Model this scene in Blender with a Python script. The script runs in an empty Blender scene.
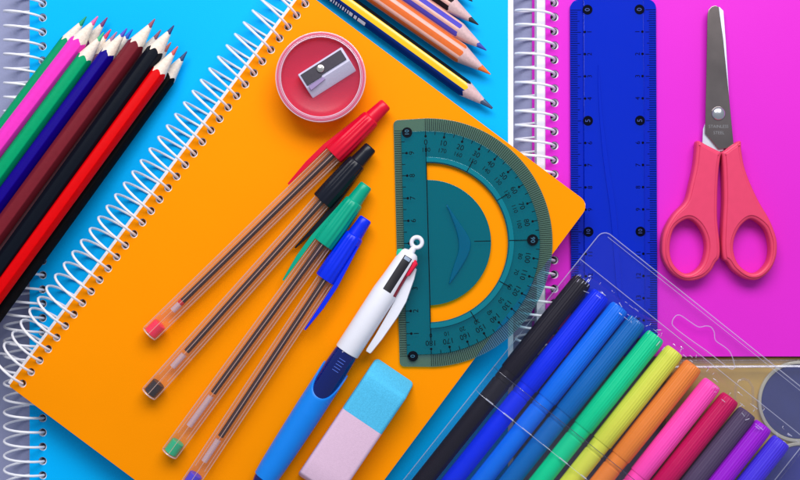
import bpy, math, random
from mathutils import Matrix, Vector
random.seed(7)
PI = math.pi
SC = bpy.context.scene
COL = SC.collection
S = 0.00045            # metres per unit (one unit = 0.45 mm)
D = 1230.0             # camera height over the table, units

# ------------------------------------------------------------------ helpers
def at(px, py, z=0.0):
    """a spot of the desk seen at picture (px,py), at height z -> units"""
    k = (D - z) / D
    return Vector(((px - 400) * k, (240 - py) * k, z))

def lin(c):
    out = []
    for v in c:
        v = v / 255.0
        out.append(v / 12.92 if v <= 0.04045 else ((v + 0.055) / 1.055) ** 2.4)
    return out

MATS = {}
def new_mat(name):
    m = bpy.data.materials.new(name); m.use_nodes = True
    nt = m.node_tree; nt.nodes.clear()
    o = nt.nodes.new('ShaderNodeOutputMaterial')
    return m, nt, o

def noise_col(nt, rgb, amt, scale, detail=4.0):
    tc = nt.nodes.new('ShaderNodeTexCoord')
    n = nt.nodes.new('ShaderNodeTexNoise'); n.inputs['Scale'].default_value = scale; n.inputs['Detail'].default_value = detail
    nt.links.new(tc.outputs['Object'], n.inputs['Vector'])
    r = nt.nodes.new('ShaderNodeMapRange')
    r.inputs[3].default_value = 1 - amt; r.inputs[4].default_value = 1 + amt
    r.inputs[1].default_value = 0.25; r.inputs[2].default_value = 0.75
    nt.links.new(n.outputs[0], r.inputs[0])
    mx = nt.nodes.new('ShaderNodeVectorMath'); mx.operation = 'SCALE'
    mx.inputs[0].default_value = rgb[:3]
    nt.links.new(r.outputs[0], mx.inputs['Scale'])
    return mx.outputs[0], n, tc

def pbr(name, rgb, rough=0.45, var=0.05, vscale=300.0, bump=0.0, bscale=1500.0, metal=0.0, spec=0.5, gain=1.0, srgb=True, coat=0.0, rvar=0.0):
    if name in MATS: return MATS[name]
    m, nt, o = new_mat(name)
    c = lin(rgb) if srgb else list(rgb)
    c = [min(0.97, v * gain) for v in c]
    b = nt.nodes.new('ShaderNodeBsdfPrincipled')
    out, n, tc = noise_col(nt, c, var, vscale)
    nt.links.new(out, b.inputs['Base Color'])
    b.inputs['Roughness'].default_value = rough
    b.inputs['Metallic'].default_value = metal
    b.inputs['Specular IOR Level'].default_value = spec
    if coat: b.inputs['Coat Weight'].default_value = coat; b.inputs['Coat Roughness'].default_value = 0.15
    if rvar:
        r = nt.nodes.new('ShaderNodeMapRange'); r.inputs[3].default_value = rough - rvar; r.inputs[4].default_value = rough + rvar
        nt.links.new(n.outputs[0], r.inputs[0]); nt.links.new(r.outputs[0], b.inputs['Roughness'])
    if bump:
        n2 = nt.nodes.new('ShaderNodeTexNoise'); n2.inputs['Scale'].default_value = bscale; n2.inputs['Detail'].default_value = 3
        nt.links.new(tc.outputs['Object'], n2.inputs['Vector'])
        bp = nt.nodes.new('ShaderNodeBump'); bp.inputs['Strength'].default_value = bump; bp.inputs['Distance'].default_value = 0.0004
        nt.links.new(n2.outputs[0], bp.inputs['Height']); nt.links.new(bp.outputs[0], b.inputs['Normal'])
    nt.links.new(b.outputs[0], o.inputs[0])
    MATS[name] = m
    return m

def clear(name, tint, body=None, fbody=0.0, gloss=1.0, rough=0.06, ior=1.45, bump=0.0, bscale=60.0, edge=0.0, edgecol=(1, 1, 1)):
    """clear plastic: tinted see-through + a share of scattering body + fresnel reflection"""
    if name in MATS: return MATS[name]
    m, nt, o = new_mat(name)
    L = nt.links.new
    t = nt.nodes.new('ShaderNodeBsdfTransparent'); t.inputs[0].default_value = (*tint, 1)
    cur = t.outputs[0]
    nrm = None
    if bump:
        tc = nt.nodes.new('ShaderNodeTexCoord')
        n2 = nt.nodes.new('ShaderNodeTexNoise'); n2.inputs['Scale'].default_value = bscale; n2.inputs['Detail'].default_value = 2
        L(tc.outputs['Object'], n2.inputs['Vector'])
        bp = nt.nodes.new('ShaderNodeBump'); bp.inputs['Strength'].default_value = bump; bp.inputs['Distance'].default_value = 0.002
        L(n2.outputs[0], bp.inputs['Height']); nrm = bp.outputs[0]
    if body is not None:
        d = nt.nodes.new('ShaderNodeBsdfDiffuse'); d.inputs[0].default_value = (*body, 1)
        mx = nt.nodes.new('ShaderNodeMixShader'); mx.inputs[0].default_value = fbody
        L(cur, mx.inputs[1]); L(d.outputs[0], mx.inputs[2]); cur = mx.outputs[0]
    if edge:
        lw = nt.nodes.new('ShaderNodeLayerWeight'); lw.inputs[0].default_value = 0.35
        ml = nt.nodes.new('ShaderNodeMath'); ml.operation = 'MULTIPLY'; ml.inputs[1].default_value = edge
        L(lw.outputs['Facing'], ml.inputs[0])
        d2 = nt.nodes.new('ShaderNodeBsdfDiffuse'); d2.inputs[0].default_value = (*edgecol, 1)
        mx = nt.nodes.new('ShaderNodeMixShader'); L(ml.outputs[0], mx.inputs[0])
        L(cur, mx.inputs[1]); L(d2.outputs[0], mx.inputs[2]); cur = mx.outputs[0]
    g = nt.nodes.new('ShaderNodeBsdfGlossy'); g.inputs['Roughness'].default_value = rough
    f = nt.nodes.new('ShaderNodeLayerWeight'); f.inputs[0].default_value = 0.5
    f0 = ((ior - 1) / (ior + 1)) ** 2
    pw = nt.nodes.new('ShaderNodeMath'); pw.operation = 'POWER'; pw.inputs[1].default_value = 5.0; L(f.outputs['Facing'], pw.inputs[0])
    ma = nt.nodes.new('ShaderNodeMath'); ma.operation = 'MULTIPLY_ADD'; ma.inputs[1].default_value = 1 - f0; ma.inputs[2].default_value = f0; L(pw.outputs[0], ma.inputs[0])
    ml = nt.nodes.new('ShaderNodeMath'); ml.operation = 'MULTIPLY'; ml.inputs[1].default_value = gloss; ml.use_clamp = True
    L(ma.outputs[0], ml.inputs[0])
    if nrm: L(nrm, g.inputs['Normal']); L(nrm, f.inputs['Normal'])
    mx = nt.nodes.new('ShaderNodeMixShader'); L(ml.outputs[0], mx.inputs[0])
    L(cur, mx.inputs[1]); L(g.outputs[0], mx.inputs[2])
    L(mx.outputs[0], o.inputs[0])
    MATS[name] = m
    return m

class Thing:
    """an Empty at the base of a thing; parts are built in its local units"""
    def __init__(s, name, label, cat, px, py, z, zref=None, ang=0.0, group=None, M=None):
        zref = z if zref is None else zref
        s.k = (D - zref) / D
        p = at(px, py, zref)
        s.px, s.py, s.ang = px, py, ang
        o = bpy.data.objects.new(name, None); COL.objects.link(o)
        o.empty_display_size = 0.005
        if M is None:
            o.location = (p.x * S, p.y * S, z * S); o.rotation_euler = (0, 0, ang)
        else:
            o.matrix_world = M
        o['label'] = label; o['category'] = cat
        if group: o['group'] = group
        s.o = o; s.z = z
    def L(s, px, py):
        """picture point -> local xy units"""
        x, y = px - s.px, -(py - s.py)
        c, n = math.cos(-s.ang), math.sin(-s.ang)
        return (x * c - y * n, x * n + y * c)
    def LL(s, pts): return [s.L(*p) for p in pts]

def axis_thing(name, label, cat, a, za, b, zb, group=None, roll=0.0):
    """thing lying along a line; local x runs from a to b"""
    A, B = at(a[0], a[1], za), at(b[0], b[1], zb)
    X = (B - A).normalized(); Z = Vector((0, 0, 1)); Y = Z.cross(X).normalized(); Z = X.cross(Y)
    R = Matrix((X, Y, Z)).transposed().to_4x4() @ Matrix.Rotation(roll, 4, 'X')
    M = Matrix.Translation(A * S) @ R
    t = Thing(name, label, cat, a[0], a[1], za, M=M, group=group)
    t.k = (D - (za + zb) / 2) / D
    t.len = (B - A).length / t.k
    return t

class MB:
    def __init__(s): s.v, s.f, s.m = [], [], []
    def add(s, vs, fs, mi=0):
        b = len(s.v); s.v += [tuple(v) for v in vs]
        for f in fs: s.f.append([b + i for i in f]); s.m.append(mi)
    def prism(s, poly, z0, z1, mi=0):
        n = len(poly)
        a = sum(poly[i][0] * poly[(i + 1) % n][1] - poly[(i + 1) % n][0] * poly[i][1] for i in range(n))
        if a < 0: poly = poly[::-1]
        vs = [(x, y, z0) for x, y in poly] + [(x, y, z1) for x, y in poly]
        fs = [list(range(n))[::-1], list(range(n, 2 * n))]
        for i in range(n): j = (i + 1) % n; fs.append([i, j, n + j, n + i])
        s.add(vs, fs, mi)
    def quad(s, pts, z, mi=0):
        n = len(pts)
        a = sum(pts[i][0] * pts[(i + 1) % n][1] - pts[(i + 1) % n][0] * pts[i][1] for i in range(n))
        if a < 0: pts = pts[::-1]
        s.add([(x, y, z) for x, y in pts], [list(range(n))], mi)
    def bar(s, x0, y0, x1, y1, w, z, mi=0):
        dx, dy = x1 - x0, y1 - y0; l = math.hypot(dx, dy) or 1; nx, ny = -dy / l * w / 2, dx / l * w / 2
        s.quad([(x0 + nx, y0 + ny), (x0 - nx, y0 - ny), (x1 - nx, y1 - ny), (x1 + nx, y1 + ny)], z, mi)
    def disc(s, x, y, r, z, n=24, mi=0):
        s.quad([(x + r * math.cos(2 * PI * i / n), y + r * math.sin(2 * PI * i / n)) for i in range(n)], z, mi)
    def rows(s, rows, closed=True, cap0=False, cap1=False, mi=0):
        n = len(rows[0]); vs = [p for r in rows for p in r]; fs = []
        for a in range(len(rows) - 1):
            for i in range(n if closed else n - 1):
                j = (i + 1) % n; fs.append([a * n + i, a * n + j, (a + 1) * n + j, (a + 1) * n + i])
        if cap0: fs.append(list(range(n))[::-1])
        if cap1: fs.append([(len(rows) - 1) * n + i for i in range(n)])
        s.add(vs, fs, mi)
    def lathe_x(s, prof, n=32, rf=None, cy=0, cz=0, cap0=True, cap1=True, mi=0):
        rows = []
        for x, r in prof:
            row = []
            for i in range(n):
                t = 2 * PI * i / n; rr = r * (rf(t, x) if rf else 1)
                row.append((x, cy + rr * math.cos(t), cz + rr * math.sin(t)))
            rows.append(row)
        s.rows(rows, True, cap0, cap1, mi)
    def lathe_z(s, prof, n=64, cap0=True, cap1=True, mi=0):
        rows = [[(r * math.cos(2 * PI * i / n), r * math.sin(2 * PI * i / n), z) for i in range(n)] for r, z in prof]
        s.rows(rows, True, cap0, cap1, mi)
    def tube(s, pts, r, n=8, closed=False, mi=0):
        P = [Vector(p) for p in pts]; N = len(P); rows = []; prev = None
        for i in range(N):
            a = P[(i - 1) % N] if (closed or i > 0) else P[i]; b = P[(i + 1) % N] if (closed or i < N - 1) else P[i]
            t = (b - a).normalized()
            if prev is None:
                u = t.orthogonal().normalized()
            else:
                u = (prev - t * prev.dot(t)).normalized()
            prev = u; w = t.cross(u)
            rows.append([tuple(P[i] + (u * math.cos(2 * PI * j / n) + w * math.sin(2 * PI * j / n)) * r) for j in range(n)])
        if closed: rows.append(rows[0])
        s.rows(rows, True, not closed, not closed, mi)
    def plate(s, outer, holes=(), z0=0, z1=1, bevel=0.0, mi=0, inset=0.0):
        cu = bpy.data.curves.new('tmp', 'CURVE'); cu.dimensions = '2D'; cu.fill_mode = 'BOTH'
        for pl in [outer] + list(holes):
            sp = cu.splines.new('POLY'); sp.points.add(len(pl) - 1)
            for p, q in zip(sp.points, pl): p.co = (q[0], q[1], 0, 1)
            sp.use_cyclic_u = True
        cu.extrude = (z1 - z0) / 2 - bevel; cu.bevel_depth = bevel; cu.bevel_resolution = 2; cu.offset = -bevel - inset
        s._grab(cu, (z0 + z1) / 2, mi)
    def _grab(s, cu, zc, mi, T=None):
        ob = bpy.data.objects.new('tmp', cu); COL.objects.link(ob)
        dg = bpy.context.evaluated_depsgraph_get()
        me = bpy.data.meshes.new_from_object(ob.evaluated_get(dg))
        vs = [v.co.copy() for v in me.vertices]
        if T: vs = [T @ v for v in vs]
        s.add([(v.x, v.y, v.z + zc) for v in vs], [list(p.vertices) for p in me.polygons], mi)
        bpy.data.objects.remove(ob); bpy.data.meshes.remove(me); bpy.data.curves.remove(cu)
    def text(s, body, x, y, z, size, rot=0.0, mi=0, sx=1.0):
        cu = bpy.data.curves.new('tmp', 'FONT'); cu.body = body; cu.size = size
        cu.align_x = 'CENTER'; cu.align_y = 'CENTER'; cu.resolution_u = 3; cu.offset = 0.0
        T = Matrix.Translation((x, y, 0)) @ Matrix.Rotation(rot, 4, 'Z') @ Matrix.Diagonal((sx, 1, 1, 1))
        s._grab(cu, z, mi, T)
    def build(s, name, mat, parent=None, smooth=True, weld=False, ang=35, label=None):
        k = parent.k if isinstance(parent, Thing) else (parent['_k'] if parent else 1)
        me = bpy.data.meshes.new(name)
        me.from_pydata([(x * k * S, y * k * S, z * S) for x, y, z in s.v], [], s.f)
        if weld:
            import bmesh
            bm = bmesh.new(); bm.from_mesh(me); bmesh.ops.remove_doubles(bm, verts=bm.verts, dist=1e-6); bm.to_mesh(me); bm.free()
        mats = mat if isinstance(mat, (list, tuple)) else [mat]
        for m in mats: me.materials.append(m)
        if len(mats) > 1 and len(me.polygons) == len(s.m): me.polygons.foreach_set('material_index', s.m)
        if smooth: me.shade_smooth() if ang is None else me.polygons.foreach_set('use_smooth', [True] * len(me.polygons))
        me.validate(); me.update()
        if smooth and ang is not None:
            try: me.set_sharp_from_angle(angle=math.radians(ang))
            except Exception: pass
        o = bpy.data.objects.new(name, me); COL.objects.link(o)
        if parent: o.parent = parent.o if isinstance(parent, Thing) else parent
        o['_k'] = k
        if label: o['label'] = label
        return o

def circ(x, y, r, n=20, ry=None):
    ry = r if ry is None else ry
    return [(x + r * math.cos(2 * PI * i / n), y + ry * math.sin(2 * PI * i / n)) for i in range(n)]
def rrect(x0, y0, x1, y1, r, n=6):
    rs = r if isinstance(r, (list, tuple)) else [r] * 4      # bl, br, tr, tl
    out = []
    for (cx, cy, a, rr) in ((x0, y0, 180, rs[0]), (x1, y0, 270, rs[1]), (x1, y1, 0, rs[2]), (x0, y1, 90, rs[3])):
        if rr <= 0: out.append((cx, cy)); continue
        ox = cx + (rr if cx == x0 else -rr); oy = cy + (rr if cy == y0 else -rr)
        for i in range(n + 1):
            t = math.radians(a + 90 * i / n); out.append((ox + rr * math.cos(t), oy + rr * math.sin(t)))
    return out
def smooth_loop(pts, sub=5):
    out = []; n = len(pts)
    for i in range(n):
        p0, p1, p2, p3 = pts[i - 1], pts[i], pts[(i + 1) % n], pts[(i + 2) % n]
        for j in range(sub):
            t = j / sub
            out.append(tuple(0.5 * ((2 * p1[c]) + (-p0[c] + p2[c]) * t + (2 * p0[c] - 5 * p1[c] + 4 * p2[c] - p3[c]) * t * t + (-p0[c] + 3 * p1[c] - 3 * p2[c] + p3[c]) * t ** 3) for c in (0, 1)))
    return out
def digit(txt, x, y, z, size, rot, parent, mname, mcol_):
    d = MB(); d.text(txt, x, y, z, size, rot); d.build('circled_digit', pbr(mname, mcol_, rough=0.5), parent, smooth=False)
def structure(name, mb, mat):
    o = mb.build(name, mat); o['kind'] = 'structure'; return o

# ------------------------------------------------------------------ the table
m_table = pbr('table_lacquer', (150, 154, 190), rough=0.5, var=0.05, vscale=9, bump=0.15, bscale=900)
mb = MB(); mb.prism([(-1500, -1200), (1500, -1200), (1500, 1200), (-1500, 1200)], -45, -0.3)
structure('table', mb, m_table)

# ------------------------------------------------------------------ spiral notebooks
m_wire = pbr('white_coated_wire', (238, 238, 246), rough=0.3, var=0.02)
m_page = pbr('paper_pages', (236, 238, 246), rough=0.8, var=0.05, vscale=2500)

def coil(parent, hx, y0, n, pitch, zc, r, ztop, wire=1.28):
    dz = ztop - zc; cx = hx - math.sqrt(r * r - dz * dz); ph0 = math.atan2(dz, hx - cx)
    pts = []; STEP = 20
    for i in range(int((n - 1) * STEP) + STEP // 2 + 1):
        t = i / STEP; ph = ph0 + 2 * PI * t
        jit = 0.25 * math.sin(t * 1.7) + 0.2 * math.sin(t * 0.61 + 1)
        pts.append((cx + r * math.cos(ph), y0 + pitch * t + jit, zc + r * math.sin(ph)))
    b = MB(); b.tube(pts, wire, 8); return b.build('wire_coil', m_wire, parent)

def notebook(t, W, H, thick, cov, hx, hy0, n, pitch, zc, r, px0, px1, bx0, rad, hole=4.2, back=None):
    holes = [circ(hx, hy0 + i * pitch, hole, 18) for i in range(n)]
    small = [circ(hx - 0.6, hy0 + i * pitch, hole - 0.5, 16) for i in range(n)]
    b = MB(); b.plate(rrect(0, 0, W, H, rad), holes, thick - 1.6, thick, 0.25); b.build('cover', cov, t, ang=30)
    b = MB(); b.plate(rrect(px0, 1.5, px1, H - 1.5, [1, 4, 4, 1]), small, 1.7, thick - 1.75, 0.0); b.build('pages', m_page, t, ang=30)
    b = MB(); b.plate(rrect(bx0, 0.5, W, H - 0.5, rad), [], 0, 1.5, 0.25); b.build('back_cover', back or cov, t, ang=30)
    coil(t, hx, hy0, n, pitch, zc, r, thick)

m_blue = pbr('sky_blue_card', (0, 178, 255), rough=0.42, var=0.015, vscale=40, bump=0.14, bscale=2500, spec=0.08)
m_pink = pbr('magenta_card', (218, 42, 202), rough=0.4, var=0.03, vscale=14, bump=0.14, bscale=2500, spec=0.15)
m_oran = pbr('orange_card', (255, 146, 0), rough=0.45, var=0.015, vscale=40, bump=0.14, bscale=2500, spec=0.05)

tb = Thing('spiral_notebook', 'sky blue spiral notebook lying under the orange one', 'notebook', 29.5, 560, 0, 24)
notebook(tb, 478.5, 662, 24, m_blue, 13, 560 - 488 - 1.6 - 14.3 * 4, 45, 14.3, 20.5, 19.5, 2, 484, 0.5, [3, 4, 4, 3])
tm = Thing('spiral_notebook', 'bright magenta spiral notebook under the scissors and the ruler', 'notebook', 545.5, 356.5, 0, 24)
notebook(tm, 470, 662, 24, m_pink, 9, 10.5, 45, 14.3, 20.5, 19.5, -8.5, 466, -11, [3, 4, 4, 3])
a_or = math.radians(-36.7)
to = Thing('spiral_notebook', 'small orange spiral notebook lying slanted on top of the blue one', 'notebook', 9, 386, 36, 52, a_or)
notebook(to, 357, 493, 16, m_oran, 9.2, 9.9, 34, 14.35, 8.8, 20.3, -3.2, 355, -2.5, [1.5, 11, 11, 1.5], hole=4.0)
ZO = 52.0

# ------------------------------------------------------------------ pencils
m_wood = pbr('pale_pencil_wood', (232, 216, 202), rough=0.7, var=0.14, vscale=900, bump=0.3, bscale=2500)
m_pinkwood = pbr('pinkish_pencil_wood', (212, 178, 180), rough=0.7, var=0.12, vscale=900, bump=0.3, bscale=2500)
def hexr(th, r, rnd=0.0):
    a = (th + PI / 6) % (PI / 3) - PI / 6
    return r / math.cos(a) * (1 - rnd) + r * rnd * 1.05
def pencil(label, tip, d, ztip, slope, r, shaft_mats, lead_mat, wood, length=395, cone=31, lead_len=10, group=None, roll=0.0, face_mat=None, name='colored_pencil', cat='pencil', rnd=0.12, blunt=0.5):
    d = Vector(d).normalized()
    tail = (tip[0] + d.x * length, tip[1] + d.y * length)
    t = axis_thing(name, label, cat, tail, ztip + slope * length, tip, ztip, group)
    Lx = t.len; n = 72
    ta = r / cone
    ths = [2 * PI * (i + 0.5) / n for i in range(n)]
    def ring(x, rad): return [(x(th) if callable(x) else x, (rad(th) if callable(rad) else rad) * math.cos(th + roll), (rad(th) if callable(rad) else rad) * math.sin(th + roll)) for th in ths]
    wob = [random.uniform(-0.6, 0.6) for _ in range(6)]
    rr = lambda th: hexr(th, r, rnd)
    xb = lambda th: Lx - rr(th) / ta + wob[int(th / (PI / 3)) % 6] + 0.5 * math.sin(th * 9)
    b = MB()
    b.rows([ring(0, rr), ring(lambda th: xb(th) - 1.0, rr), ring(xb, lambda th: rr(th) - 0.12)], True, True, False)
    if face_mat:
        b.m = []
        for row in range(2):
            for i in range(n): b.m.append(face_mat((ths[i] + PI / n) % (2 * PI)))
        b.m.append(0)
    b.build('shaft', shaft_mats, t, ang=20)
    rl = lead_len * ta
    b = MB(); b.rows([ring(xb, lambda th: rr(th) - 0.15), ring(lambda th: (xb(th) + Lx - lead_len) / 2, lambda th: (Lx - (xb(th) + Lx - lead_len) / 2) * ta), ring(lambda th: Lx - lead_len + 0.8 * math.sin(th * 3), rl + 0.1)], True)
    b.build('wood_cone', wood, t, ang=60)
    b = MB(); b.lathe_x([(Lx - lead_len - 2, rl * 0.9), (Lx - lead_len, rl), (Lx - 1.2, blunt + 0.35), (Lx, blunt)], 16)
    b.build('lead', lead_mat, t, ang=60)
    return t

def paint(name, c, **k): return pbr(name, c, rough=k.pop('rough', 0.42), var=0.05, vscale=700, bump=0.08, bscale=1800, spec=0.07, gain=k.pop('gain', 0.82), **k)
LG = 'coloured pencils bundled at the left'
def dd(deg): a = math.radians(deg); return (-math.cos(a), math.sin(a))
# lower layer (label, tip, dir, radius, shaft, lead)
zl, zu, sl = 32.0, 46.0, 0.085
low = [
 ('green pencil at the outer left edge of the pencil bundle', (86.5, 16.5), 53.0, 7.0, (0, 158, 105), (0, 150, 105)),
 ('pencil showing only a plum tip just right of the bright pink pencil', (107.5, 17.5), 53.3, 6.4, (120, 50, 110), (120, 50, 110)),
 ('pencil showing only a rose pink tip between the green and the dark blue pencils', (111, 29.5), 53.3, 6.2, (225, 60, 110), (215, 60, 105)),
 ('pencil showing only a pale mauve tip just left of the violet-blue tip', (117, 32), 53.4, 6.0, (170, 110, 140), (170, 115, 145)),
 ('pencil showing only a medium blue tip just left of the brown pencil', (132.5, 29.5), 53.6, 6.6, (20, 90, 200), (20, 85, 190)),
 ('pencil showing only a dusty brown tip between the brown pencil and the black one', (161, 30), 53.6, 6.6, (140, 90, 100), (140, 85, 100)),
 ('pencil showing only a terracotta tip between the black pencil and the red one', (171, 42.5), 53.6, 6.6, (190, 100, 80), (195, 105, 90)),
 ('black pencil lying below the red one at the right edge of the bundle', (187, 51.5), 54.0, 7.4, (10, 10, 14), (45, 65, 110)),
]
for i, (lab, tip, deg, r, sc, lc) in enumerate(low):
    m1 = paint('pencil_paint_low_%d' % i, sc); m2 = pbr('pencil_lead_low_%d' % i, lc, rough=0.6, var=0.12, vscale=1500)
    pencil(lab, tip, dd(deg), zl, sl, r, m1, m2, m_wood, group=LG, roll=PI / 6, cone=30, lead_len=11)
up = [
 ('bright pink pencil lying on top at the left of the bundle', (98, 16.5), 52.6, 7.9, (255, 60, 205), (225, 95, 160), 0.20),
 ('green pencil lying between the bright pink and the dark blue pencils', (104, 32.5), 53.6, 7.7, (0, 166, 110), (60, 180, 130), 0.1),
 ('dark blue pencil with a violet-blue tip lying on top of the bundle', (127, 28.5), 53.6, 7.5, (22, 0, 140), (80, 70, 185), -0.1),
 ('dark brown-red pencil with the longest tip standing out of the bundle', (155, 19), 53.7, 8.1, (125, 35, 48), (150, 75, 95), 0.1),
 ('black pencil with a dark blue-grey tip between the brown and the red pencils', (174, 25.5), 54.2, 8.1, (14, 20, 32), (48, 52, 105), 0.15),
 ('bright red pencil lying on top at the right of the bundle', (178, 46.5), 53.8, 7.7, (232, 0, 8), (205, 85, 85), 0.0),
]
for i, (lab, tip, deg, r, sc, lc, ro) in enumerate(up):
    m1 = paint('pencil_paint_up_%d' % i, sc); m2 = pbr('pencil_lead_up_%d' % i, lc, rough=0.6, var=0.12, vscale=1500)
    pencil(lab, tip, dd(deg), zu, sl, r, m1, m2, m_wood, group=LG, roll=PI / 6 + ro, cone=31, lead_len=10)

# pencils at the top
TG = 'pencils lying at the top edge'
m_yel = pbr('yellow_lacquer', (240, 190, 0), rough=0.22, var=0.04, vscale=700, spec=0.5, coat=0.5)
m_nav = paint('black_lacquer_navy_sheen', (8, 46, 122), rough=0.35)  # black flank, its bluish reflection put into the colour
m_blk = paint('black_lacquer', (26, 26, 30), rough=0.35)
m_gra = pbr('graphite', (70, 90, 120), rough=0.35, var=0.1, vscale=1500, metal=0.3)
# roll = pi/6 puts a flat face on top ; th is measured from local +y (image upper right is -y or +y)
YC = PI / 2 - PI / 6 - 0.12
def fm_yellow(th):
    q = int(((th + PI / 6) % (2 * PI)) / (PI / 3))
    c = (th - YC + PI) % (2 * PI) - PI
    if abs(c) < 0.41: return 1
    return 0 if c < 0 and c > -2.2 else 2
ty = pencil('graphite pencil striped yellow and black, its reflecting flank painted navy, with a printed barcode', (492.5, 108.5), (-47, -34), 32.2, 0.0, 8.0, [m_blk, m_yel, m_nav], m_gra, m_pinkwood, length=380, cone=31, lead_len=13, group=TG, roll=PI / 6, face_mat=fm_yellow, name='graphite_pencil', blunt=1.0, rnd=0.3)
m_white_ink = pbr('white_print', (225, 228, 240), rough=0.5, var=0.05)
# bars printed on the navy flank, a flat face tilted 60 deg to the side
def on_face(b, x0, x1, h, th, r):
    n = Vector((0, math.cos(th), math.sin(th))); u = Vector((0, -math.sin(th), math.cos(th)))
    c = n * (r + 0.12)
    vs = [Vector((x0, 0, 0)) + c - u * h, Vector((x1, 0, 0)) + c - u * h, Vector((x1, 0, 0)) + c + u * h, Vector((x0, 0, 0)) + c + u * h]
    b.add(vs, [[0, 1, 2, 3]])
FACE_NAVY = None
b = MB(); Lx = ty.len; bx = Lx - 150
th_n = -(PI / 6) + 5 * PI / 6 + PI / 6 - PI / 6 + 0.0
def bars(th):
    b = MB(); x = Lx - 152.0
    on_face(b, x - 9, x, 2.6, th, 8.0 + 0.22); x -= 10.5
    on_face(b, x - 3.2, x, 2.6, th, 8.22); x -= 5
    on_face(b, x - 4, x, 2.6, th, 8.22); x -= 5
    for w in (1.4, 1, 1.8, 1, 1, 1.6, 1, 2, 1, 1.4, 1, 1, 1.8):
        on_face(b, x - w, x, 2.6, th, 8.22); x -= w + 1.6
    b.build('printed_barcode', m_white_ink, ty, smooth=False)

def stripes(cols):
    def f(th):
        a = (th + PI / 6) % (PI / 3) - PI / 6          # angle off the face centre
        return 1 if abs(a) < 0.30 else 0
    return f
m_o1 = paint('orange_stripe', (240, 120, 60)); m_v1 = paint('violet_stripe', (92, 84, 205)); m_k1 = paint('dark_stripe', (40, 28, 34))
m_ol = pbr('orange_lead', (235, 115, 35), rough=0.6, var=0.1, vscale=1500); m_vl = pbr('blue_violet_lead', (58, 70, 165), rough=0.6, var=0.1, vscale=1500)
m_kl = pbr('black_lead', (28, 34, 44), rough=0.6, var=0.1, vscale=1500)
m_shaft = pbr('pink_washed_wood', (222, 170, 160), rough=0.45, var=0.08, vscale=500, bump=0.1, bscale=1500)
pencil('bare wood pencil with orange stripes and a sharp orange tip', (490.5, 74.5), (-59, -41), 33.5, 0.03, 9.2, [m_shaft, m_o1], m_ol, m_pinkwood, length=380, cone=34, lead_len=13, group=TG, roll=PI / 6 + 0.12, face_mat=stripes(0), rnd=0.5)
pencil('bare wood pencil with violet-blue stripes and a blue tip', (486.5, 50.5), (-45, -31), 33.2, 0.03, 8.8, [m_shaft, m_v1], m_vl, m_pinkwood, length=380, cone=33, lead_len=11, group=TG, roll=0.1, face_mat=stripes(0), rnd=0.5)
pencil('bare wood pencil with black stripes and a black tip', (478.5, 25), (-45, -31), 33.2, 0.03, 8.8, [m_shaft, m_k1], m_kl, m_pinkwood, length=380, cone=33, lead_len=11, group=TG, roll=0.1, face_mat=stripes(0), rnd=0.5)
pencil('pencil showing only its dark tip at the very top edge', (472.5, 1.5), (-45, -31), 33.2, 0.03, 8.8, [m_shaft, m_k1], m_kl, m_pinkwood, length=380, cone=33, lead_len=11, group=TG, roll=PI / 6, face_mat=stripes(0), rnd=0.5)
bars(math.radians(150))

# ------------------------------------------------------------------ sharpener in its round box
m_redcup = clear('red_clear_plastic', (0.95, 0.32, 0.42), body=(0.95, 0.005, 0.05), fbody=0.6, gloss=0.6, rough=0.08, edge=0.15, edgecol=(0.9, 0.35, 0.5))
m_lid = clear('pink_clear_lid', (0.97, 0.62, 0.70), body=(0.95, 0.10, 0.22), fbody=0.20, gloss=0.7, rough=0.2, edge=0.25, edgecol=(0.95, 0.7, 0.85))
m_rim = clear('pale_pink_rim', (0.98, 0.66, 0.78), body=(0.95, 0.30, 0.50), fbody=0.30, gloss=1.3, rough=0.06, edge=0.6, edgecol=(0.95, 0.8, 0.95))
m_alu = pbr('cast_magnesium', (206, 202, 228), rough=0.45, var=0.06, vscale=1500, metal=0.15, bump=0.1, bscale=2500)
m_blade = pbr('dark_steel_blade', (70, 66, 76), rough=0.4, var=0.08, vscale=800, metal=0.6)
m_screw = pbr('screw_steel', (215, 210, 205), rough=0.22, var=0.03, metal=0.9)
ts = Thing('pencil_sharpener', 'metal pencil sharpener set in a round clear red box', 'sharpener', 320.2, 76.2, ZO, 84)
b = MB(); b.lathe_z([(0.1, 0), (42, 0), (43.2, 1), (43.8, 24), (41.8, 24), (41.2, 2.2), (0.1, 2.2)], 72, False, False); b.build('box', m_redcup, ts)
b = MB(); b.lathe_z([(0.1, 22.5), (33, 22.5), (34.5, 23.0), (39.5, 23.0), (40, 24), (40, 19.5), (0.1, 19.5)], 72, False, False); b.build('lid', m_lid, ts, ang=25)
b = MB(); b.lathe_z([(40.1, 19), (40.1, 26.2), (41, 27.2), (44.0, 27.2), (45.2, 26), (45.4, 17), (44.2, 16.5), (44.0, 24.2), (40.2, 24.1)], 96, False, False); rim = b.build('lid_rim', m_rim, ts, ang=40)
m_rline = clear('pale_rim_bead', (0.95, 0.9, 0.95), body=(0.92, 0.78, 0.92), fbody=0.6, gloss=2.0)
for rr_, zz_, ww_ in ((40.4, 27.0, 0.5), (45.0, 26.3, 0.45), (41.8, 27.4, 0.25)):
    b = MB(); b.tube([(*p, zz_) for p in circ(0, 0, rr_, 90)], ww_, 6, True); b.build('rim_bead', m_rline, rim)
blk = ts.L(297.5, 74.5); ang = math.radians(32.3)
def rot(x, y): return (blk[0] + x * math.cos(ang) - y * math.sin(ang), blk[1] + x * math.sin(ang) + y * math.cos(ang))
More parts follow.
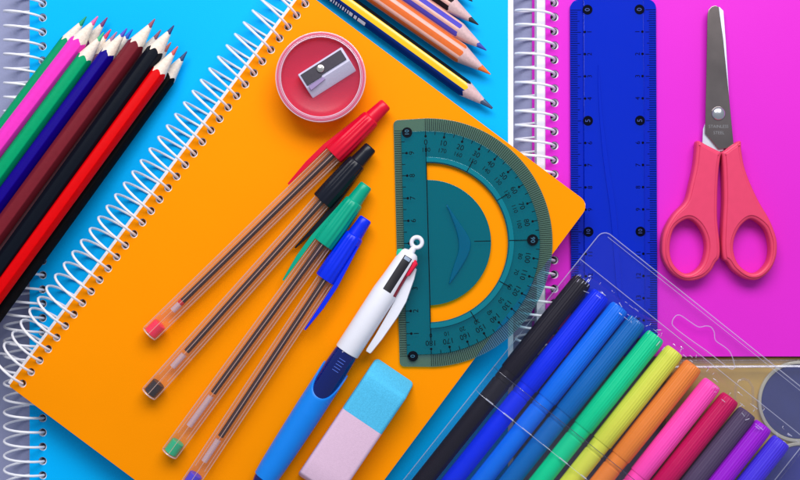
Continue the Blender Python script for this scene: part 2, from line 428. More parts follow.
# local u along length (0..52), v from the upper edge (0) down to -27
def block_sec():
    rows = []
    for u in (0.0, 0.6, 51.4, 52.0):
        e = 0.6 if u in (0.0, 52.0) else 0
        sec = [(-27.0 + e, 10), (-27.0 + e, 23.0 - e), (-25.5, 24.6 - e), (-16.0, 30.4 - e), (-1.0, 30.8 - e), (0 - e, 29.8 - e), (0 - e, 10)]
        rows.append([(*rot(u, v), z) for v, z in sec])
    return rows
b = MB(); b.rows(block_sec(), True, True, True); bo = b.build('sharpener_block', m_alu, ts, ang=25)
bb = MB(); bb.plate([rot(*p) for p in ((2.2, -2.0), (49.6, -2.0), (49.6, -13.2), (20.5, -13.2), (19.5, -14.6), (2.2, -14.6))], [], 30.7, 31.9, 0.25)
bl = bb.build('blade', m_blade, bo, ang=25)
bb = MB(); bb.plate([rot(*p) for p in ((3.0, -15.2), (20.2, -15.2), (21.0, -18.6), (3.0, -20.6))], [], 28.0, 30.6, 0.3); bb.build('shaving_slot', pbr('shade_painted_metal', (150, 130, 175), rough=0.5, metal=0.3), bo)  # plate on the block, the recess shade put into its colour
bb = MB(); prof = [(4.1, 31.8), (4.1, 32.6), (3.6, 33.3), (2.2, 33.8), (0.1, 33.9)]
sx, sy = rot(22.5, -7.5)
rows = [[(sx + r * math.cos(2 * PI * i / 24), sy + r * math.sin(2 * PI * i / 24), z) for i in range(24)] for r, z in prof]
bb.rows(rows, True, False, True); bb.bar(sx - 2.4, sy - 1.5, sx + 2.4, sy + 1.5, 0.9, 34.0); bb.build('screw', m_screw, bo)
# a few curls of shavings dust below the lid keep it from reading empty
# ------------------------------------------------------------------ four ballpoint pens
m_barrel = clear('clear_pen_barrel', (0.99, 0.97, 0.96), body=(0.85, 0.62, 0.60), fbody=0.03, gloss=0.8, rough=0.05, ior=1.45, edge=0.07, edgecol=(0.85, 0.6, 0.55))
m_ink = pbr('ink_filled_tube', (42, 20, 30), rough=0.25, var=0.1, vscale=400)
m_endrim = clear('clear_pen_rim', (0.97, 0.92, 0.92), body=(0.9, 0.75, 0.78), fbody=0.45, gloss=2.0, rough=0.08)
m_streak = clear('pen_light_streaks', (0.95, 0.9, 0.88), body=(0.95, 0.70, 0.62), fbody=0.30, gloss=1.5, rough=0.12)
m_tube = clear('empty_refill_tube', (0.86, 0.78, 0.86), body=(0.72, 0.6, 0.72), fbody=0.55, gloss=1.0)
def pen(label, end, top, capc, plugc, ink_x, tube_x, clip_side, clip_z=0.0, ribs=14, inkc=None, R=9.0):
    zc = ZO + R + 0.3
    t = axis_thing('ballpoint_pen', label, 'pen', end, zc, top, zc + 2.5, 'clear ballpoint pens in a row')
    Lx = t.len; cl = 73.0; xc = Lx - cl
    capm = pbr('pen_cap_' + label.split()[0], capc, rough=0.32, var=0.03, spec=0.3)
    plm = pbr('pen_plug_' + label.split()[0], plugc, rough=0.35, var=0.05, gain=1.25)
    # barrel: hexagonal, slightly rounded, hollow
    b = MB(); n = 48
    def hx(th, x): return hexr(th, 1.0, 0.1) * 0.95
    b.lathe_x([(0.6, R - 0.9), (0, R - 0.4), (0.4, R), (2, R), (xc + 40, R), (xc + 46, 4.5)], n, hx, cap0=False, cap1=True)
    brl = b.build('barrel', m_barrel, t, ang=22)
    b = MB(); ra = R * 1.07  # pale tubes added to paint the light streaks along the barrel
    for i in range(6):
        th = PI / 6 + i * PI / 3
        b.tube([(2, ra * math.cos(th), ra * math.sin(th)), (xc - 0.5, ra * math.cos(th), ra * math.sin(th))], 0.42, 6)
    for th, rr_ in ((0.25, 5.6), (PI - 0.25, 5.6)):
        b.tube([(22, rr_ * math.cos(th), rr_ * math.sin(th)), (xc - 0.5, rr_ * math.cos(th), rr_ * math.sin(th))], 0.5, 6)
    b.build('barrel_light_streaks', m_streak, brl)
    b = MB(); b.lathe_x([(1.2, 6.6), (1.6, 7.0), (14.5, 7.0), (15, 6.4)], 24); b.build('end_plug', plm, t)
    b = MB(); b.tube([(0.3, 8.1 * math.cos(2 * PI * i / 32), 8.1 * math.sin(2 * PI * i / 32)) for i in range(32)], 0.75, 8, True); b.build('end_rim', m_endrim, t)
    b = MB(); b.lathe_x([(ink_x, 3.1), (xc + 50, 3.1)], 16, cz=-0.5, cy=0.6); rf = b.build('ink_refill', m_ink, t)
    b = MB(); b.lathe_x([(tube_x, 3.3), (ink_x - 4, 3.3)], 16, cz=-0.5, cy=0.6); b.build('empty_tube', m_tube, rf)
    if inkc:
        b = MB(); b.lathe_x([(ink_x - 4, 3.35), (ink_x - 0.05, 3.35)], 16, cz=-0.5, cy=0.6); b.build('ink_end', pbr('ink_end_' + label.split()[0], inkc, rough=0.3), rf)
    # cap with flutes, a narrower neck and a pointed clip
    b = MB(); n = ribs * 6
    def fl(th, x):
        f = min(1, max(0, (xc + 52 - x) / 6)) * min(1, max(0, (x - xc + 0.1) / 3))
        return 1 + 0.035 * f * math.cos(th * ribs)
    b.lathe_x([(xc, 8.2), (xc, 10.9), (xc + 1, 11.2), (xc + 20, 10.9), (xc + 46, 9.9), (xc + 51.5, 9.6), (xc + 52.5, 8.9), (xc + 53, 7.9), (xc + 66, 7.0), (xc + 71.5, 6.7), (Lx - 0.5, 6.1), (Lx, 5.4), (Lx - 0.3, 3.5), (Lx - 2.5, 3.2)], n, fl, cap0=False, cap1=True)
    cap = b.build('cap', capm, t, ang=40)
    b = MB(); s = clip_side; pl = []
    # clip seen from above: a tapering pointed tongue beside the barrel
    hgt = [(xc + 45, 2.2), (xc + 20, 2.6), (xc, 2.6), (xc - 25, 2.3), (xc - 44, 1.6), (xc - 53, 0.6)]
    rows = []
    for x, hw in hgt:
        tt = (xc + 45 - x) / 98.0
        y0 = s * (8.6 + 2.6 * tt if x > xc else 9.8); y1 = s * (10.2 + 4.6 * min(1, tt * 2.2) if x > xc - 1 else 16.2 - 4.6 * ((xc - x) / 53.0) ** 1.5)
        zz = clip_z
        rows.append([(x, y0, zz - hw), (x, y1 - s * 0.5, zz - hw), (x, y1, zz), (x, y1 - s * 0.5, zz + hw), (x, y0, zz + hw)])
    b.rows(rows, True, True, True); b.build('clip', capm, cap, ang=30)
    return t
pen('red capped clear ballpoint pen with a long side clip', (149.5, 334), (386, 104), (214, 10, 48), (225, 30, 75), 47, 33, 1, 0.0, inkc=(200, 20, 40))
pen('black capped clear ballpoint pen between the red and the green pens', (149, 394), (371, 147), (16, 20, 34), (20, 22, 34), 57, 36, -1, -4.0)
pen('green capped clear ballpoint pen with its clip pointing down', (169.5, 453.5), (366.5, 185), (0, 158, 128), (0, 165, 120), 75, 34, 1, 2.0)
pen('blue capped clear ballpoint pen at the right of its row', (188, 486.5), (366, 218.5), (0, 42, 226), (60, 50, 200), 60, 30, -1, 4.0)

# ------------------------------------------------------------------ protractor
m_teal = clear('teal_clear_plastic', (0.03, 0.72, 0.90), body=(0.0, 0.27, 0.42), fbody=0.24, gloss=0.8, rough=0.12, bump=0.10, bscale=70)
m_tealrim = clear('teal_lens_rim', (0.15, 0.7, 0.8), body=(0.0, 0.26, 0.34), fbody=0.6, gloss=1.2, rough=0.1)
m_tband = clear('smoky_bevel_plastic', (0.50, 0.80, 0.86), body=(0.22, 0.36, 0.40), fbody=0.17, gloss=1.0, rough=0.1)
m_print = pbr('dark_print', (3, 6, 18), rough=0.6, var=0.05, spec=0.1)
a_pr = math.radians(1.5)
tp = Thing('protractor', 'teal clear plastic protractor with degree marks on the orange notebook', 'protractor', 428.5, 242.6, ZO + 0.1, 61, a_pr)
RO = 125.0; RI = 112.0; XE = -32.0; XI = -24.5
def arc(R, a0, a1, n): return [(R * math.cos(math.radians(a0 + (a1 - a0) * i / n)), R * math.sin(math.radians(a0 + (a1 - a0) * i / n))) for i in range(n + 1)]
inner = arc(RI, -90, 90, 80) + [(XI, RI), (XI, -RI)]
cut = arc(80.0, -89.0, 89.0, 60) + arc(63.0, 89.0, -89.0, 50)
cut = [(max(x, -1.0), y) for x, y in cut]; cut = arc(80.0, -90, 90, 60) + arc(63.0, 90, -90, 50)
b = MB(); b.plate(inner, [cut], 0, 4.0, 0.4); b.build('plate', m_teal, tp, ang=30)
b = MB()
outer = arc(RO, -90, 90, 120) + rrect(XE, -RO + 1.0, 0, RO - 1.0, [5, 0, 0, 5])[-7:] + rrect(XE, -RO + 1.0, 0, RO - 1.0, [5, 0, 0, 5])[:7]
inn2 = [(x * 1.0 + (0.05 if x > 0 else 0), y * 1.0005) for x, y in inner]
b.plate(outer, [inn2], 0, 2.6, 0.3); b.build('graduated_edge', m_tband, tp, ang=30)
b = MB(); b.plate(arc(86, -90, 90, 60) + arc(81.0, 90, -90, 60), [], 4.02, 5.0, 0.45); b.build('lens_rim', m_tealrim, tp, ang=30)
chev = smooth_loop([(19, 38), (30, 22), (41, 4), (42, -6), (36, -20), (20, -42), (24, -26), (30, -8), (29, 8), (24, 24)], 6)
b = MB(); b.plate(chev, [], 4.02, 5.6, 1.3); b.build('embossed_mark', m_teal, tp, ang=50)
b = MB(); zt = 4.12; zb2 = 2.72
for dg in range(0, 181):
    t = math.radians(90 - dg); c, s_ = math.cos(t), math.sin(t)
    b.bar(124.3 * c, 124.3 * s_, 112.2 * c, 112.2 * s_, 0.5, zb2)
    if dg % 10 == 0:
        if dg == 90: continue
        b.bar(111.8 * c, 111.8 * s_, 107.5 * c, 107.5 * s_, 0.75, zt); b.disc(106.8 * c, 106.8 * s_, 1.25, zt + 0.05, 12)
    elif dg % 5 == 0: b.bar(111.8 * c, 111.8 * s_, 108.3 * c, 108.3 * s_, 0.7, zt)
for dg in (30, 60, 120, 150):
    t = math.radians(90 - dg); c, s_ = math.cos(t), math.sin(t); b.bar(81 * c, 81 * s_, 93 * c, 93 * s_, 0.8, 5.15)
b.bar(81, 0, 112, 0, 0.8, 5.15); b.bar(0, 0, 62.5, 0, 0.0 + 0.01, zt); b.bar(46, 0, 62.5, 0, 0.8, zt)
b.bar(0, -98, 0, 98, 0.9, zt)
for dg in range(0, 181, 10):
    t = math.radians(90 - dg); c, s_ = math.cos(t), math.sin(t)
    if dg != 90:
        b.text(str(dg), 100.6 * c, 100.6 * s_, zt, 7.6, t - PI / 2); b.text(str(180 - dg), 93.0 * c, 93.0 * s_, 5.2 if 0 else zt, 6.0, t - PI / 2)
b.disc(104.6, 0, 5.6, 5.2); b.disc(-18.5, 113.5 - 2.5, 5.2, zt); b.disc(-18.5, -113.5, 5.2, zt)
for i in range(0, 101):
    y = -113.5 + 2.265 * i
    if i % 10 == 0: b.bar(XI, y, XI + 4.2, y, 0.7, zt); (b.disc(XI + 5.0, y, 1.3, zt + 0.05, 12) if i not in (0, 100) else None)
    elif i % 5 == 0: b.bar(XI, y, XI + 3.4, y, 0.65, zt)
    b.bar(XE + 0.6, y, XI - 0.3, y, 0.5, zb2)
    if i % 10 == 0 and i not in (0, 100): b.text(str(i // 10), XI + 10.2, y, zt, 7.6, PI / 2)
b.build('scale_marks', m_print, tp, smooth=False)
for tx_, px_, py_, pz_, ps_, pr_ in (('90', 104.6, 0, 5.35, 6.2, -PI / 2), ('10', -18.5, 111, 4.3, 6.0, PI / 2), ('0', -18.5, -113.5, 4.3, 6.4, PI / 2)): digit(tx_, px_, py_, pz_, ps_, pr_, tp, 'pale_digit_print', (50, 110, 140))

# ------------------------------------------------------------------ four colour pen
m_wht = pbr('white_pen_plastic', (232, 232, 244), rough=0.28, var=0.015, spec=0.5)
m_grip = pbr('blue_pen_grip', (0, 128, 232), rough=0.4, var=0.02, spec=0.4)
m_navyp = clear('navy_clear_sleeve', (0.10, 0.22, 0.75), body=(0.0, 0.02, 0.30), fbody=0.35, gloss=1.6, rough=0.08, edge=0.3, edgecol=(0.0, 0.05, 0.55))
zc = ZO + 14
tq = axis_thing('multicolor_pen', 'chunky white and blue push pen with colour sliders and a ring on top', 'pen', (240, 517), zc, (411.5, 251.5), zc + 2)
Lx = tq.len; xj = Lx - 119.0             # joint between white upper and navy sleeve
def sq(th, x):                             # slider heads end: slightly flattened towards the top
    return 1.0
b = MB(); b.lathe_x([(xj, 10.5), (xj, 12.4), (xj + 1, 12.7), (xj + 70, 12.7), (xj + 84, 11.6), (Lx - 12, 10.6), (Lx - 4, 9.6), (Lx - 1, 7.4), (Lx, 4.5)], 48); up_b = b.build('upper_body', m_wht, tq, ang=40)
b = MB(); ringc = [(Lx + 10.5 + 5.2 * math.cos(2 * PI * i / 28), 0.5 + 5.2 * math.sin(2 * PI * i / 28), 3) for i in range(28)]; b.tube(ringc, 2.2, 10, True)
b.lathe_x([(Lx - 1, 3.6), (Lx + 5.6, 2.6)], 16, cz=3); b.build('ring', m_wht, up_b)
m_slot = pbr('slot_shadow_plastic', (22, 20, 30), rough=0.5)
def skin(b, x0, x1, th0, th1, rr, rows_=2, n=8):
    """patch that follows the body surface"""
    R_ = []
    for x in (x0, x1):
        r0 = rr(x); R_.append([(x, r0 * math.cos(th0 + (th1 - th0) * i / n), r0 * math.sin(th0 + (th1 - th0) * i / n)) for i in range(n + 1)])
    b.rows(R_, False)
def body_r(x):
    pts = [(xj + 70, 12.7), (xj + 84, 11.6), (Lx - 12, 10.6), (Lx - 4, 9.6)]
    for (xa, ra), (xb_, rb) in zip(pts, pts[1:]):
        if x <= xb_: return ra + (rb - ra) * max(0, (x - xa) / (xb_ - xa))
    return 9.6
# top slot: dark patch with the slot's shade in its colour, a hair proud of the barrel
def chan(b, x0, x1, thc, w, lift, n=10, hgt=0.0):
    R_ = []
    for i in range(n + 1):
        x = x0 + (x1 - x0) * i / n; r0 = body_r(x) + lift; a = w / r0 / 2
        R_.append([(x, r0 * math.cos(thc - a + 2 * a * j / 6), r0 * math.sin(thc - a + 2 * a * j / 6)) for j in range(7)])
    b.rows(R_, False)
b = MB(); chan(b, xj + 73, Lx - 6, PI / 2 + 0.03, 9.0, 0.12); b.build('slider_slot', m_slot, up_b)
b = MB(); chan(b, Lx - 10, Lx - 6.6, PI / 2 + 0.03, 6.5, 0.6); b.build('slider', pbr('grey_slider', (150, 165, 190), rough=0.3), up_b)
b = MB(); chan(b, xj + 72, Lx - 8, 0.62, 5.5, 0.12); b.build('slider_slot', pbr('deep_red_slot', (140, 8, 40), rough=0.4), up_b)
def slider(th, colr, x0, x1, nm):
    b = MB(); c, s_ = math.cos(th), math.sin(th); rows = []
    for x, h, w in ((x0, 0.5, 1.6), (x0 + 3, 2.0, 2.2), (x1 - 2.5, 3.0, 2.4), (x1, 1.0, 2.0)):
        r0 = body_r(x) - 1.0
        rows.append([(x, (r0 + h * e) * c - q * w * s_, (r0 + h * e) * s_ + q * w * c) for q, e in ((-1, 0), (-1, 0.8), (-0.5, 1.5), (0.5, 1.5), (1, 0.8), (1, 0))])
    b.rows(rows, True, True, True); b.build('slider', pbr(nm, colr, rough=0.3), up_b)
slider(0.42 - PI, (215, 20, 60), 0, 0.1, 'red_slider') if False else slider(0.55, (222, 15, 60), Lx - 24, Lx - 5, 'red_slider')
slider(PI - 0.1, (40, 190, 150), Lx - 12, Lx - 3, 'green_slider')
# which side is which: local -y is image lower right, so mirror the red ones there
for ch in list(up_b.children):
    if ch.name.startswith('slider') and ch.data.materials[0].name in ('deep_red_slot', 'red_slider', 'green_slider'):
        for v in ch.data.vertices: v.co.y = -v.co.y
        ch.data.flip_normals()
b = MB(); rows = []
for x, y0, y1, z0, z1 in ((Lx - 12, -8, -13.5, -5, 1), (Lx - 22, -9.5, -17, -5, 1), (Lx - 45, -12.2, -22.5, -4.5, 1.5), (Lx - 62, -13.5, -23.5, -4.5, 1.5), (Lx - 90, -15, -22.5, -4, 1.5), (Lx - 106, -15.2, -20.8, -3.5, 1.2), (Lx - 108, -15.8, -20.2, -3.2, 0.8)):
    rows.append([(x, y0, z0), (x, y1, z0), (x, y1 - 0.7, (z0 + z1) / 2), (x, y1, z1), (x, y0, z1 + 0.6)])
b.rows(rows, True, True, True); b.build('clip', m_wht, tq, ang=30)
# navy sleeve and blue grip with an oval notch
b = MB(); b.lathe_x([(24, 4.5), (34, 8.6), (44, 11.0), (xj - 60, 12.6), (xj - 20, 12.9), (xj - 3, 12.2), (xj, 11.4)] , 48); slv = b.build('sleeve', m_navyp, tq)
b = MB(); pr = [(46, 3.0)]
for i in range(14):
    x = xj - 46 + 3.2 * i; pr += [(x, 7.6), (x + 1.9, 7.6), (x + 2.0, 6.7), (x + 3.1, 6.7)]
pr += [(xj - 0.5, 7.6)]
b.lathe_x(pr, 32); b.build('mechanism', pbr('dark_navy_core', (6, 10, 40), rough=0.35), slv, ang=30)
b = MB()
for i in range(5): b.bar(xj - 8 - 3.2 * i, -4, xj - 8 - 3.2 * i, 3, 0.7, 13.25)
b.build('sleeve_print', pbr('pale_blue_print', (70, 100, 200), rough=0.4), tq, smooth=False)
b = MB(); n = 64; rows = []
def notch(th):
    a = abs(((th - PI / 2 + PI) % (2 * PI)) - PI)          # angle from the top
    w = 1.38
    if a < w: return xj - 52 + 32 * (1 - math.sqrt(max(0, 1 - (a / w) ** 2)))
    return xj - 20
prof = [(46, 10.9), (47, 12.1), (60, 12.9), (90, 13.7), (120, 14.2)]
for x, r in prof: rows.append([(x, r * math.cos(2 * PI * i / n), r * math.sin(2 * PI * i / n)) for i in range(n)])
for f in (0.15, 0.3, 0.45, 0.6, 0.75, 0.88, 0.97):
    rows.append([(120 + (notch(2 * PI * i / n) - 120) * f, 14.3 * math.cos(2 * PI * i / n), 14.3 * math.sin(2 * PI * i / n)) for i in range(n)])
rows.append([(notch(2 * PI * i / n), 13.9 * math.cos(2 * PI * i / n), 13.9 * math.sin(2 * PI * i / n)) for i in range(n)])
rows.append([(notch(2 * PI * i / n) - 0.4, 12.3 * math.cos(2 * PI * i / n), 12.3 * math.sin(2 * PI * i / n)) for i in range(n)])
b.rows(rows, True, True, False); b.build('grip', m_grip, tq, ang=40)
b = MB(); b.lathe_x([(0, 1.0), (1, 1.6), (10, 2.0), (12, 3.2), (26, 5.2)], 24); b.build('nib', pbr('brass_nib', (190, 180, 150), rough=0.3, metal=0.8), tq)

# ------------------------------------------------------------------ eraser
te = Thing('eraser', 'two-tone eraser, pale pink with a light blue end, beside the push pen', 'eraser', 338, 457.5, ZO + 0.1, ZO + 24, math.radians(56.0))
def eraser_rows(x0, x1, W, H, sl0, sl1, n=6, e=2.6):
    sec = rrect(-W / 2, 0, W / 2, H, e, 5)
    return sec
def ebody(x0, x1, lean0, lean1):
    rows = []; W, H, e = 47.0, 25.0, 4.0
    def sec(ins): return rrect(-W / 2 + ins, ins, W / 2 - ins, H - ins, max(0.3, e - ins * 0.4), 5)
    def place(x, s, lean): return [(x + lean * (z / H), y, z) for y, z in s]
    rows.append(place(x0 + (0 if lean0 is None else 0), sec(2.2 if lean0 is not None else 0), lean0 or 0))
    if lean0 is not None: rows.append(place(x0 + 0.8, sec(0.8), lean0)); rows.append(place(x0 + 2.4, sec(0), lean0))
    for f in (0.25, 0.5, 0.75): rows.append(place(x0 + 2.4 + (x1 - x0 - 4.8) * f, sec(0), (lean0 or 0) * (1 - f) + (lean1 or 0) * f))
    if lean1 is not None: rows.append(place(x1 - 2.4, sec(0), lean1)); rows.append(place(x1 - 0.8, sec(0.8), lean1))
    rows.append(place(x1, sec(2.2 if lean1 is not None else 0), lean1 or 0))
    return rows
m_epink = pbr('pink_rubber', (222, 188, 214), rough=0.85, var=0.04, vscale=1200, bump=0.25, bscale=2500, spec=0.2)
m_eblue = pbr('blue_rubber', (80, 186, 230), rough=0.85, var=0.14, vscale=1800, bump=0.3, bscale=2500, spec=0.2)
xb0 = 43.5
b = MB(); b.rows(ebody(-42, xb0, 8, None), True, True, True); b.build('pink_end', m_epink, te, ang=50)
b = MB(); b.rows(ebody(xb0 + 0.05, 103.5, None, -17), True, True, True); b.build('blue_end', m_eblue, te, ang=50)

# ------------------------------------------------------------------ ruler
m_rul = clear('deep_blue_clear_plastic', (0.06, 0.22, 0.95), body=(0.0, 0.03, 0.66), fbody=0.6, gloss=0.8, rough=0.12, bump=0.15, bscale=35)
m_rule = clear('deep_blue_bevel', (0.06, 0.20, 0.9), body=(0.0, 0.022, 0.6), fbody=0.68, gloss=0.9, rough=0.1)
m_rprint = pbr('ruler_print', (1, 3, 22), rough=0.6, spec=0.05)
tr = Thing('ruler', 'deep blue clear plastic ruler on the magenta notebook', 'ruler', 613.5, 0, 24.1, 30, math.radians(0.25))
b = MB(); b.plate(rrect(-30, -356, 30, 1, [0, 0, 0, 0]), [], 0, 5.6, 0.5); b.build('blade', m_rul, tr)
b = MB(); b.plate(rrect(-43.2, -356, -30.05, 1, [8, 0, 0, 9]), [], 0, 3.6, 0.4); b.plate(rrect(30.05, -356, 43.2, 1, [0, 8, 9, 0]), [], 0, 3.6, 0.4); b.build('graduated_edge', m_rule, tr)
b = MB(); b2 = MB()
for sd in (-1, 1):
    for i in range(0, 151):
        y = -9.7 - 2.22 * i; ll = 10.5 if i % 10 == 0 else (9.0 if i % 5 == 0 else 7.0)
        b.bar(sd * 42.8, y, sd * (42.8 - ll), y, 0.6, 3.72)
        if i % 10 == 0:
            c = i // 10
            if c % 5 == 0:
                b.disc(sd * 26.0, y, 5.0, 5.75); digit(str(c), sd * 26.0, y, 5.9, 7.0 if c < 10 else 5.6, PI / 2, tr, 'ruler_pale_digits', (40, 66, 150)); b.bar(sd * 30, y, sd * 27, y, 0.7, 5.72)
            else:
                b.disc(sd * 31.0, y, 1.3, 5.74, 12) if False else b.disc(sd * 28.8, y, 1.3, 5.74, 12); b.text(str(c), sd * 24.0, y, 5.74, 6.6, PI / 2)
b.build('scale_marks', m_rprint, tr, smooth=False)
# raised streak shaped to stand in for a swirling reflection on the blade
b = MB(); b.plate(smooth_loop([(-16, -70), (-15, -110), (-11, -160), (-4, -215), (2, -290), (7, -290), (2, -215), (-6, -160), (-12, -110), (-14.5, -70)], 5), [], 5.62, 6.5, 0.44); b.build('reflection_streak', m_rul, tr, ang=50)

# ------------------------------------------------------------------ scissors
m_coral = pbr('coral_pink_plastic', (220, 64, 104), rough=0.4, var=0.03, spec=0.3)
m_steel = pbr('satin_steel', (150, 138, 136), rough=0.2, var=0.14, vscale=60, metal=1.0, rvar=0.04)
m_steel2 = pbr('bright_ground_steel', (215, 222, 235), rough=0.42, var=0.06, vscale=300, metal=0.75)
tc_ = Thing('scissors', 'small closed scissors with coral pink handles on the magenta notebook', 'scissors', 720, 150, 24.1, 40)
lo = [(722, 152.5), (717.5, 150), (708, 145.2), (698, 140.6), (696.6, 150), (695, 165), (691, 183), (686, 201), (674, 214), (665, 230), (662.3, 245), (664, 260), (673, 273.5), (687, 280.8), (702, 278.5), (711.5, 271), (716, 263), (720.2, 257), (720.6, 244), (718.2, 222), (718, 200), (719, 175), (721, 158)]
ro = [(722.4, 152.5), (726, 150), (732, 145.5), (741, 140.6), (742.2, 150), (745, 166), (751, 183), (760, 202), (770, 219), (776.6, 236), (778, 247), (776.4, 259), (770, 271.5), (758, 279.8), (746, 278.6), (734, 270.5), (728, 262), (724, 258.5), (722.6, 244), (723.4, 222), (724.4, 200), (724, 175), (723, 158)]
lh = [(688, 219), (698, 224), (705, 236), (706.6, 250), (702, 265), (692, 273), (682, 272), (673, 262), (670.4, 246), (675, 228)]
rh = [(753, 219), (743, 224), (736, 236), (734.2, 250), (739, 264), (750, 272.5), (760, 271.5), (769, 261), (771, 246), (766, 229)]
for pts, hl in ((lo, lh), (ro, rh)):
    b = MB(); b.plate(smooth_loop(tc_.LL(pts), 4), [smooth_loop(tc_.LL(hl), 7)], 1.0, 15.0, 2.6); hd = b.build('handle', m_coral, tc_, ang=60)
    if pts is lo: inset = [(719.0, 156), (701, 147.6), (699.4, 165), (695.5, 184), (690, 201), (683, 211.5), (693, 213), (704, 219), (712.5, 229), (714.5, 222), (714.6, 200), (716, 176)]
    else: inset = [(725.4, 156), (739, 147.4), (741, 166), (746.6, 184), (755, 203), (760, 211.5), (748, 212.6), (737, 219), (730, 228), (727.6, 222), (727.8, 200), (727, 176)]
    b = MB(); b.plate(smooth_loop(tc_.LL(pts), 4), [smooth_loop(tc_.LL(hl), 7)], 14.4, 16.0, 0.9, inset=3.2); b.build('raised_panel', m_coral, hd, ang=60)
rear = [(714, 8), (717, 5), (722, 5.2), (726, 9), (728.6, 42), (731.0, 83), (732.5, 110), (726, 150), (716, 152), (704.6, 145), (705.6, 128), (712, 110)]
b = MB(); b.plate(tc_.LL(rear), [], 4.5, 6.6, 0.3); b.build('rear_blade', m_steel2, tc_, ang=30)
front = [(709.2, 14), (710.4, 8.5), (713.5, 5.2), (717.5, 4.2), (720.8, 6.0), (722.6, 20), (725, 37), (731.4, 100), (735.6, 144), (728, 148), (720.5, 148.6), (707, 132.5), (707.3, 110), (708.4, 60)]
b = MB(); b.plate(tc_.LL(front), [], 6.8, 9.2, 0.45); fb = b.build('front_blade', m_steel, tc_, ang=30)
b = MB(); sx, sy = tc_.L(720.2, 113)
rows = [[(sx + r * math.cos(2 * PI * i / 32), sy + r * math.sin(2 * PI * i / 32), z) for i in range(32)] for r, z in ((7.2, 9.1), (7.0, 10.0), (6.0, 11.4), (4.2, 12.4), (2.0, 12.9), (0.1, 13.0))]
b.rows(rows, True, False, True); b.build('rivet', pbr('rivet_steel', (205, 208, 214), rough=0.25, metal=0.95), tc_)
b = MB(); x, y = tc_.L(720.3, 126); b.text('STAINLESS', x, y, 9.3, 4.3); x, y = tc_.L(720.6, 132.3); b.text('STEEL', x, y, 9.3, 4.3)
b.build('engraving', pbr('etched_marks', (124, 124, 130), rough=0.6), fb, smooth=False)

# ------------------------------------------------------------------ paint box under the marker pouch
m_lidc = clear('clear_box_lid', (0.96, 0.95, 0.97), body=(0.55, 0.55, 0.68), fbody=0.03, gloss=0.8, rough=0.08, bump=0.12, bscale=40, edge=0.25, edgecol=(0.75, 0.76, 0.85))
m_tray = pbr('ochre_paint_tray', (214, 180, 84), rough=0.5, var=0.16, vscale=45)
m_pan = pbr('navy_paint_cake', (38, 52, 122), rough=0.6, var=0.10, vscale=90, bump=0.1, bscale=300)
m_pan2 = pbr('deep_blue_paint_cake', (0, 26, 150), rough=0.5, var=0.10, vscale=90)
tx = Thing('paint_box', 'clear lidded paint box with round blue paint pans, below the magenta notebook', 'paint box', 668, 600, 0, 26)
b = MB(); b.plate(rrect(0, 0, 460, 241, 6), [], 0, 16, 0.8); b.build('tray', m_tray, tx)
pans = [(801, 402.5, m_pan), (803, 484, m_pan2), (883, 402.5, m_pan), (883, 484, m_pan2)]
for px, py, mm in pans:
    x, y = tx.L(px, py)
    b = MB(); b.plate(circ(x, y, 41, 64), [circ(x, y, 37.6, 64)], 16.05, 20, 0.8); pn = b.build('pan', pbr('grey_pan_rim', (205, 205, 178), rough=0.25, var=0.05), tx, ang=50)
    b = MB(); b.plate(circ(x, y, 37.4, 64), [], 16.1, 18.2, 0.5); b.build('paint_cake', mm, pn, ang=50)
b = MB(); b.plate(rrect(1, 1, 459, 240, 6), [rrect(4.5, 4.5, 455.5, 236.5, 4)], 16.1, 25.0, 0.4); b.plate(rrect(1, 1, 459, 240, 6), [], 25.05, 26.3, 0.4); lid = b.build('lid', m_lidc, tx, ang=40)
x, y = tx.L(0, 368)
b = MB(); b.tube([(tx.L(672, 367)[0], tx.L(672, 367)[1], 26.4), (tx.L(1120, 364)[0], tx.L(1120, 364)[1], 26.4)], 1.3, 8); b.build('lid_reflection', clear('lid_reflection_white', (0.95, 0.95, 1.0), body=(0.8, 0.8, 0.95), fbody=0.3, gloss=2.0), lid)  # whitish tube painting the reflection streak along the lid
arch = [tx.L(*p) for p in ((735, 400), (735.5, 386), (738.5, 380.5), (743.5, 378.6), (748.5, 380.5), (752.5, 387), (753, 404))]
b = MB(); b.tube([(*p, 26.4) for p in arch], 1.2, 8); b.build('moulded_arch', m_lidc, lid)

# ------------------------------------------------------------------ felt-tip markers
A_M = math.radians(51.4)
mcol = [((24, 20, 34), 'black', 'leftmost in the pouch'), ((0, 40, 225), 'royal blue', 'next to the black one'), ((0, 104, 222), 'bright azure blue', 'between two other blue ones'), ((0, 96, 172), 'duller mid blue', 'next to the mint green one'),
        ((0, 196, 138), 'mint green', 'next to the yellow one'), ((205, 208, 74), 'lemon yellow', 'in the middle of the pouch'), ((222, 124, 52), 'orange', 'between the yellow and the pink ones'), ((250, 70, 176), 'bubblegum pink', 'next to the orange one'),
        ((186, 0, 84), 'crimson', 'next to the pink one'), ((76, 60, 92), 'dark grey-violet', 'between the crimson and the purple ones'), ((148, 14, 200), 'vivid purple', 'second from the right'), ((66, 46, 212), 'blue-violet', 'at the right end of the pouch')]
tipx = [(583.5, 279.5), (601.5, 293.5), (620.5, 306.5), (638, 320), (656.5, 335), (675.5, 350), (694, 364.5), (713, 382.5), (731, 397), (748, 411.5), (764, 424.5), (782, 440)]
ZM = 31.5; RM = 10.3
